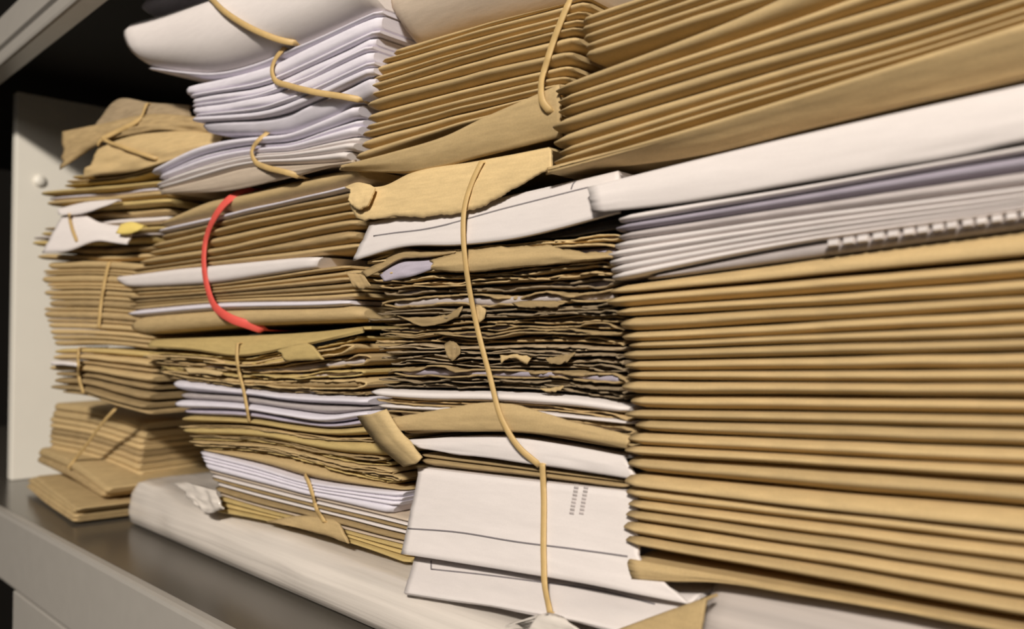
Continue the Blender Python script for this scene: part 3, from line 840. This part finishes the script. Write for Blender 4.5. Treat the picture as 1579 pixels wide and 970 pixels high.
# its gathered film end
drape('film_fold', [[(270,744),(300,743),(332,752)], [(285,760),(312,766),(336,768)], [(302,776),(322,790),(342,786)]], PL2, FILM, rng=random.Random(3), back=False, off=0.006, lean=0.004, bulge=0.003, parent=pk, n=24, m=8, rough=0.003)
drape('film_fold', [[(832,944),(848,939),(864,947)], [(822,958),(850,960),(880,962)], [(806,985),(850,990),(898,980)]], PL3, FILM, rng=random.Random(4), back=False, off=0.032, lean=0.004, bulge=0.003, parent=pk, n=24, m=8, rough=0.0006)

# ---- first column, far left
rng = random.Random(21)
pile = Pile('the crumpled bundle at top left', 'brown envelopes in the crumpled bundle at top left')
A = [([[(150,186),(183,153),(230,158),(292,162)], [(140,215),(200,198),(292,190)]], KT),  # shade on this envelope put into a darker paper colour
     ([[(96,203),(150,192),(225,176),(335,184)], [(95,262),(140,228),(230,202),(335,206)]], KD),
     ([[(150,230),(190,214),(290,202),(345,207)], [(125,274),(200,264),(270,244),(335,222)]], K)]
for i, (cs, mt) in enumerate(A):
    o = drape('kraft_envelope', cs, PL1, mt, rng=rng, off=[-0.014, -0.004, 0.004][i], lean=0.006, bulge=0.003, thick=0.0015, rough=0.003, depth=[0.006, 0.006, 0.010][i])
    pile.add(o, ['peaked brown envelope', 'old brown envelope', 'creased brown envelope'][i])
lines = split([(112,268),(200,262),(270,240),(330,218)], [(92,288),(200,276),(300,245)], 3, rng)
for i in range(3):
    o = ridge('kraft_envelope', lines[i], lines[i+1], PL1, [KY, K, KY][i], rng=rng, rough=0.0012, depth=0.14, gap=0.2); pile.add(o, 'creased brown envelope')
lines = split([(125,198),(183,176),(290,172),(340,182)], [(118,222),(190,212),(290,198),(345,200)], 3, rng)
for i in range(3):
    o = ridge('kraft_envelope', lines[i], lines[i+1], PL1, KD, rng=rng, rough=0.001, depth=0.14, off=-0.028); pile.add(o, 'brown envelope')

pile = Pile('the messy bundle at far left', 'post in the messy bundle at far left')
b0 = [(82,292),(160,285),(258,275)]; b1 = [(62,400),(150,402),(238,398)]
lines = split(b0, b1, 12, rng)
for i in range(12):
    T_, B_ = shift_ends(lines[i], lines[i+1], rng.uniform(-28, 12) , rng.uniform(-10, 6))
    mt = [KY, WL, K, KY, K, W, KD, KY, GP, KY, KD, K][i]
    o = ridge('white_letter' if mt in (WL, W) else 'kraft_envelope', T_, B_, PL1, mt, rng=rng, rough=0.003, depth=0.14, off=rng.uniform(-.008, 0.002), gap=0.15)
    pile.add(o, {'kraft_paper': 'brown envelope', 'white_paper': 'white letter', 'bluish_white_paper': 'white letter', 'grey_paper': 'grey envelope'}.get(mt.name, 'old brown envelope'))
o = drape('white_envelope', [[(88,322),(130,312),(182,307)], [(90,331),(120,330),(150,322),(184,309)]], PL1, W, rng=rng, off=0.009, lean=0.005, depth=0.004, n=24)
tag(o, 'white paper tip folded out above the messy bundle at far left', 'paper')
o = drape('white_envelope', [[(95,333),(120,328),(150,342),(208,350)], [(64,390),(100,388),(150,372),(195,377)]], PL1, W, rng=rng, off=0.008, lean=0.008, depth=0.004, n=24)
tag(o, 'crumpled white envelope hanging down from the messy bundle at far left', 'envelope')
o = drape('yellow_slip', [[(186,346),(200,342),(222,348)], [(178,360),(196,361),(212,357)]], PL1, YP, rng=rng, off=0.016, lean=0.004, depth=0.004, n=16, m=6)
tag(o, 'small yellow slip sticking out beside the crumpled white envelope', 'paper')

rng = random.Random(22)
pile = Pile('the neat banded bundle at far left', 'brown envelopes in the neat banded bundle at far left')
lines = split([(64,404),(150,402),(238,408)], [(72,506),(150,508),(238,515)], 13, rng)
for i in range(13):
    T_, B_ = shift_ends(lines[i], lines[i+1], rng.uniform(-10, 6), rng.uniform(-14, 0))
    o = ridge('kraft_envelope', T_, B_, PL1, rng.choice([K, K, KD, K]), rng=rng, depth=0.14, off=rng.uniform(-.003, 0), gap=0.06, r=0.003); pile.add(o, 'thin brown envelope')
lines = split([(72,507),(150,509),(238,516)], [(78,534),(150,532),(240,540)], 3, rng)
for i in range(3):
    o = ridge('kraft_envelope', lines[i], lines[i+1], PL1, K, rng=rng, depth=0.14, off=rng.uniform(-.003, 0), gap=0.08, r=0.003); pile.add(o, 'thin brown envelope')

pile = Pile('the small fanned bundle at far left', 'envelopes in the small fanned bundle at far left')
lines = split([(76,538),(120,536),(236,542)], [(84,606),(130,612),(170,626),(228,642)], 8, rng)
for i in range(8):
    T_, B_ = shift_ends(lines[i], lines[i+1], rng.uniform(-8, 6), rng.uniform(-8, 4))
    o = ridge('kraft_envelope', T_, B_, PL1, rng.choice([KY, K, KD, KY]), rng=rng, depth=0.15, off=rng.uniform(-.004, 0.001), gap=0.12, rough=0.0012); pile.add(o, 'brown envelope')
o = drape('white_letter', [[(78,557),(100,557),(118,559)], [(80,563),(100,564),(118,566)]], PL1, W, rng=rng, off=0.006, lean=0.001, depth=0.004, n=12, m=4)
tag(o, 'small white paper tab between the fanned brown envelopes at far left', 'paper')

rng = random.Random(23)
pile = Pile('the stepped bundle on the shelf at lower left', 'brown envelopes in the stepped bundle at lower left')
E = [([(82,620),(150,630),(228,652)], [(78,642),(150,655),(224,678)], 2), ([(78,642),(150,655),(224,678)], [(75,668),(150,682),(219,706)], 3),
     ([(75,668),(150,682),(219,706)], [(76,692),(150,710),(217,738)], 3), ([(62,690),(115,712),(168,753)], [(56,712),(110,738),(162,770)], 2),
     ([(52,732),(85,757),(122,785)], [(45,744),(80,768),(118,793)], 2), ([(45,745),(80,769),(117,794)], [(42,751),(75,779),(115,806)], 2)]
for q, (a, b, n_) in enumerate(E):
    for i, ln in enumerate(split(a, b, n_, rng)[:-1]):
        nx = split(a, b, n_, random.Random(1), jit=0)[i+1]
        cur = split(a, b, n_, random.Random(1), jit=0)[i]
        cur, nx = shift_ends(cur, nx, rng.uniform(-3, 2), rng.uniform(-4, 1))
        o = ridge('kraft_envelope', cur, nx, [PLG, PLG, PLG, PLF, PLE, PLE][q], rng.choice([K, K, K, KD]), rng=rng, depth=0.17, gap=0.08, r=0.0024, p=3, taper=0.85, rough=0.0004, lean=0.002)
        pile.add(o, 'brown envelope')

# ------------------------------------------------------------------ rubber bands
band([(742,250),(728,280),(716,320),(714,360),(717,400),(730,480),(755,580),(775,650),(800,690),(832,718)], 0.0044, RUB, 'long thin tan rubber band down the front of the centre bundle', PL3, tails=(True, False))
band([(836,716),(838,760),(838,860),(840,905),(848,945)], 0.0046, RUB, 'tan rubber band straight across the large white envelope', PL3)
band([(884,-12),(872,15),(858,50),(843,95),(834,132),(837,158),(848,172)], 0.0050, RUB, 'tan rubber band round the right end of the top centre brown bundle', PL3)
band([(318,-10),(345,17),(368,33),(405,52),(437,63),(454,66)], 0.0052, RUB, 'tan rubber band round the broad curved white sheaf at upper left', PL2W)
band([(438,74),(424,92),(419,109),(424,124),(445,132),(480,141),(535,150),(556,154)], 0.0050, RUB, 'tan rubber band looped round the bluish white letters', PL2X)
band([(412,205),(397,218),(388,235),(394,250),(410,258),(434,264),(462,272)], 0.0050, RUB, 'tan rubber band round the lowest white letters above the red band', PL2Y)
band([(386,292),(372,297),(355,306),(329,338),(317,370),(314,404),(320,445),(332,474),(355,491),(383,501),(404,508)], 0.0085, RUBR, 'broad red rubber band round a brown bundle', PL2)
band([(366,530),(365,548),(368,572),(375,600),(381,632),(384,650)], 0.0048, RUB, 'tan rubber band round the bundle just below the red band', PL2)
band([(470,733),(476,745),(482,764),(488,785),(500,805)], 0.0048, RUB, 'tan rubber band round the lowest bundle left of centre', PL2)
band([(168,404),(162,430),(156,465),(152,505)], 0.0056, RUB, 'tan rubber band round the neat bundle at far left', PL1)
band([(121,537),(120,560),(122,585),(128,606)], 0.0056, RUB, 'tan rubber band round the small fanned bundle at far left', PL1)
band([(106,330),(110,350),(118,372)], 0.0050, RUB, 'thin tan rubber band across the crumpled white envelope at far left', PL1)
band([(150,224),(156,216),(172,221),(205,233),(242,245)], 0.0040, RUB, 'twisted tan rubber band along the crumpled bundle at top left', PL1)
band([(226,160),(216,182),(188,199),(157,214)], 0.0056, RUB, 'tan rubber band round the crumpled bundle at top left', PL1)
band([(180,628),(158,652),(130,690),(104,722)], 0.0050, RUB, 'tan rubber band slanting across the stepped bundle at lower left', PLF)
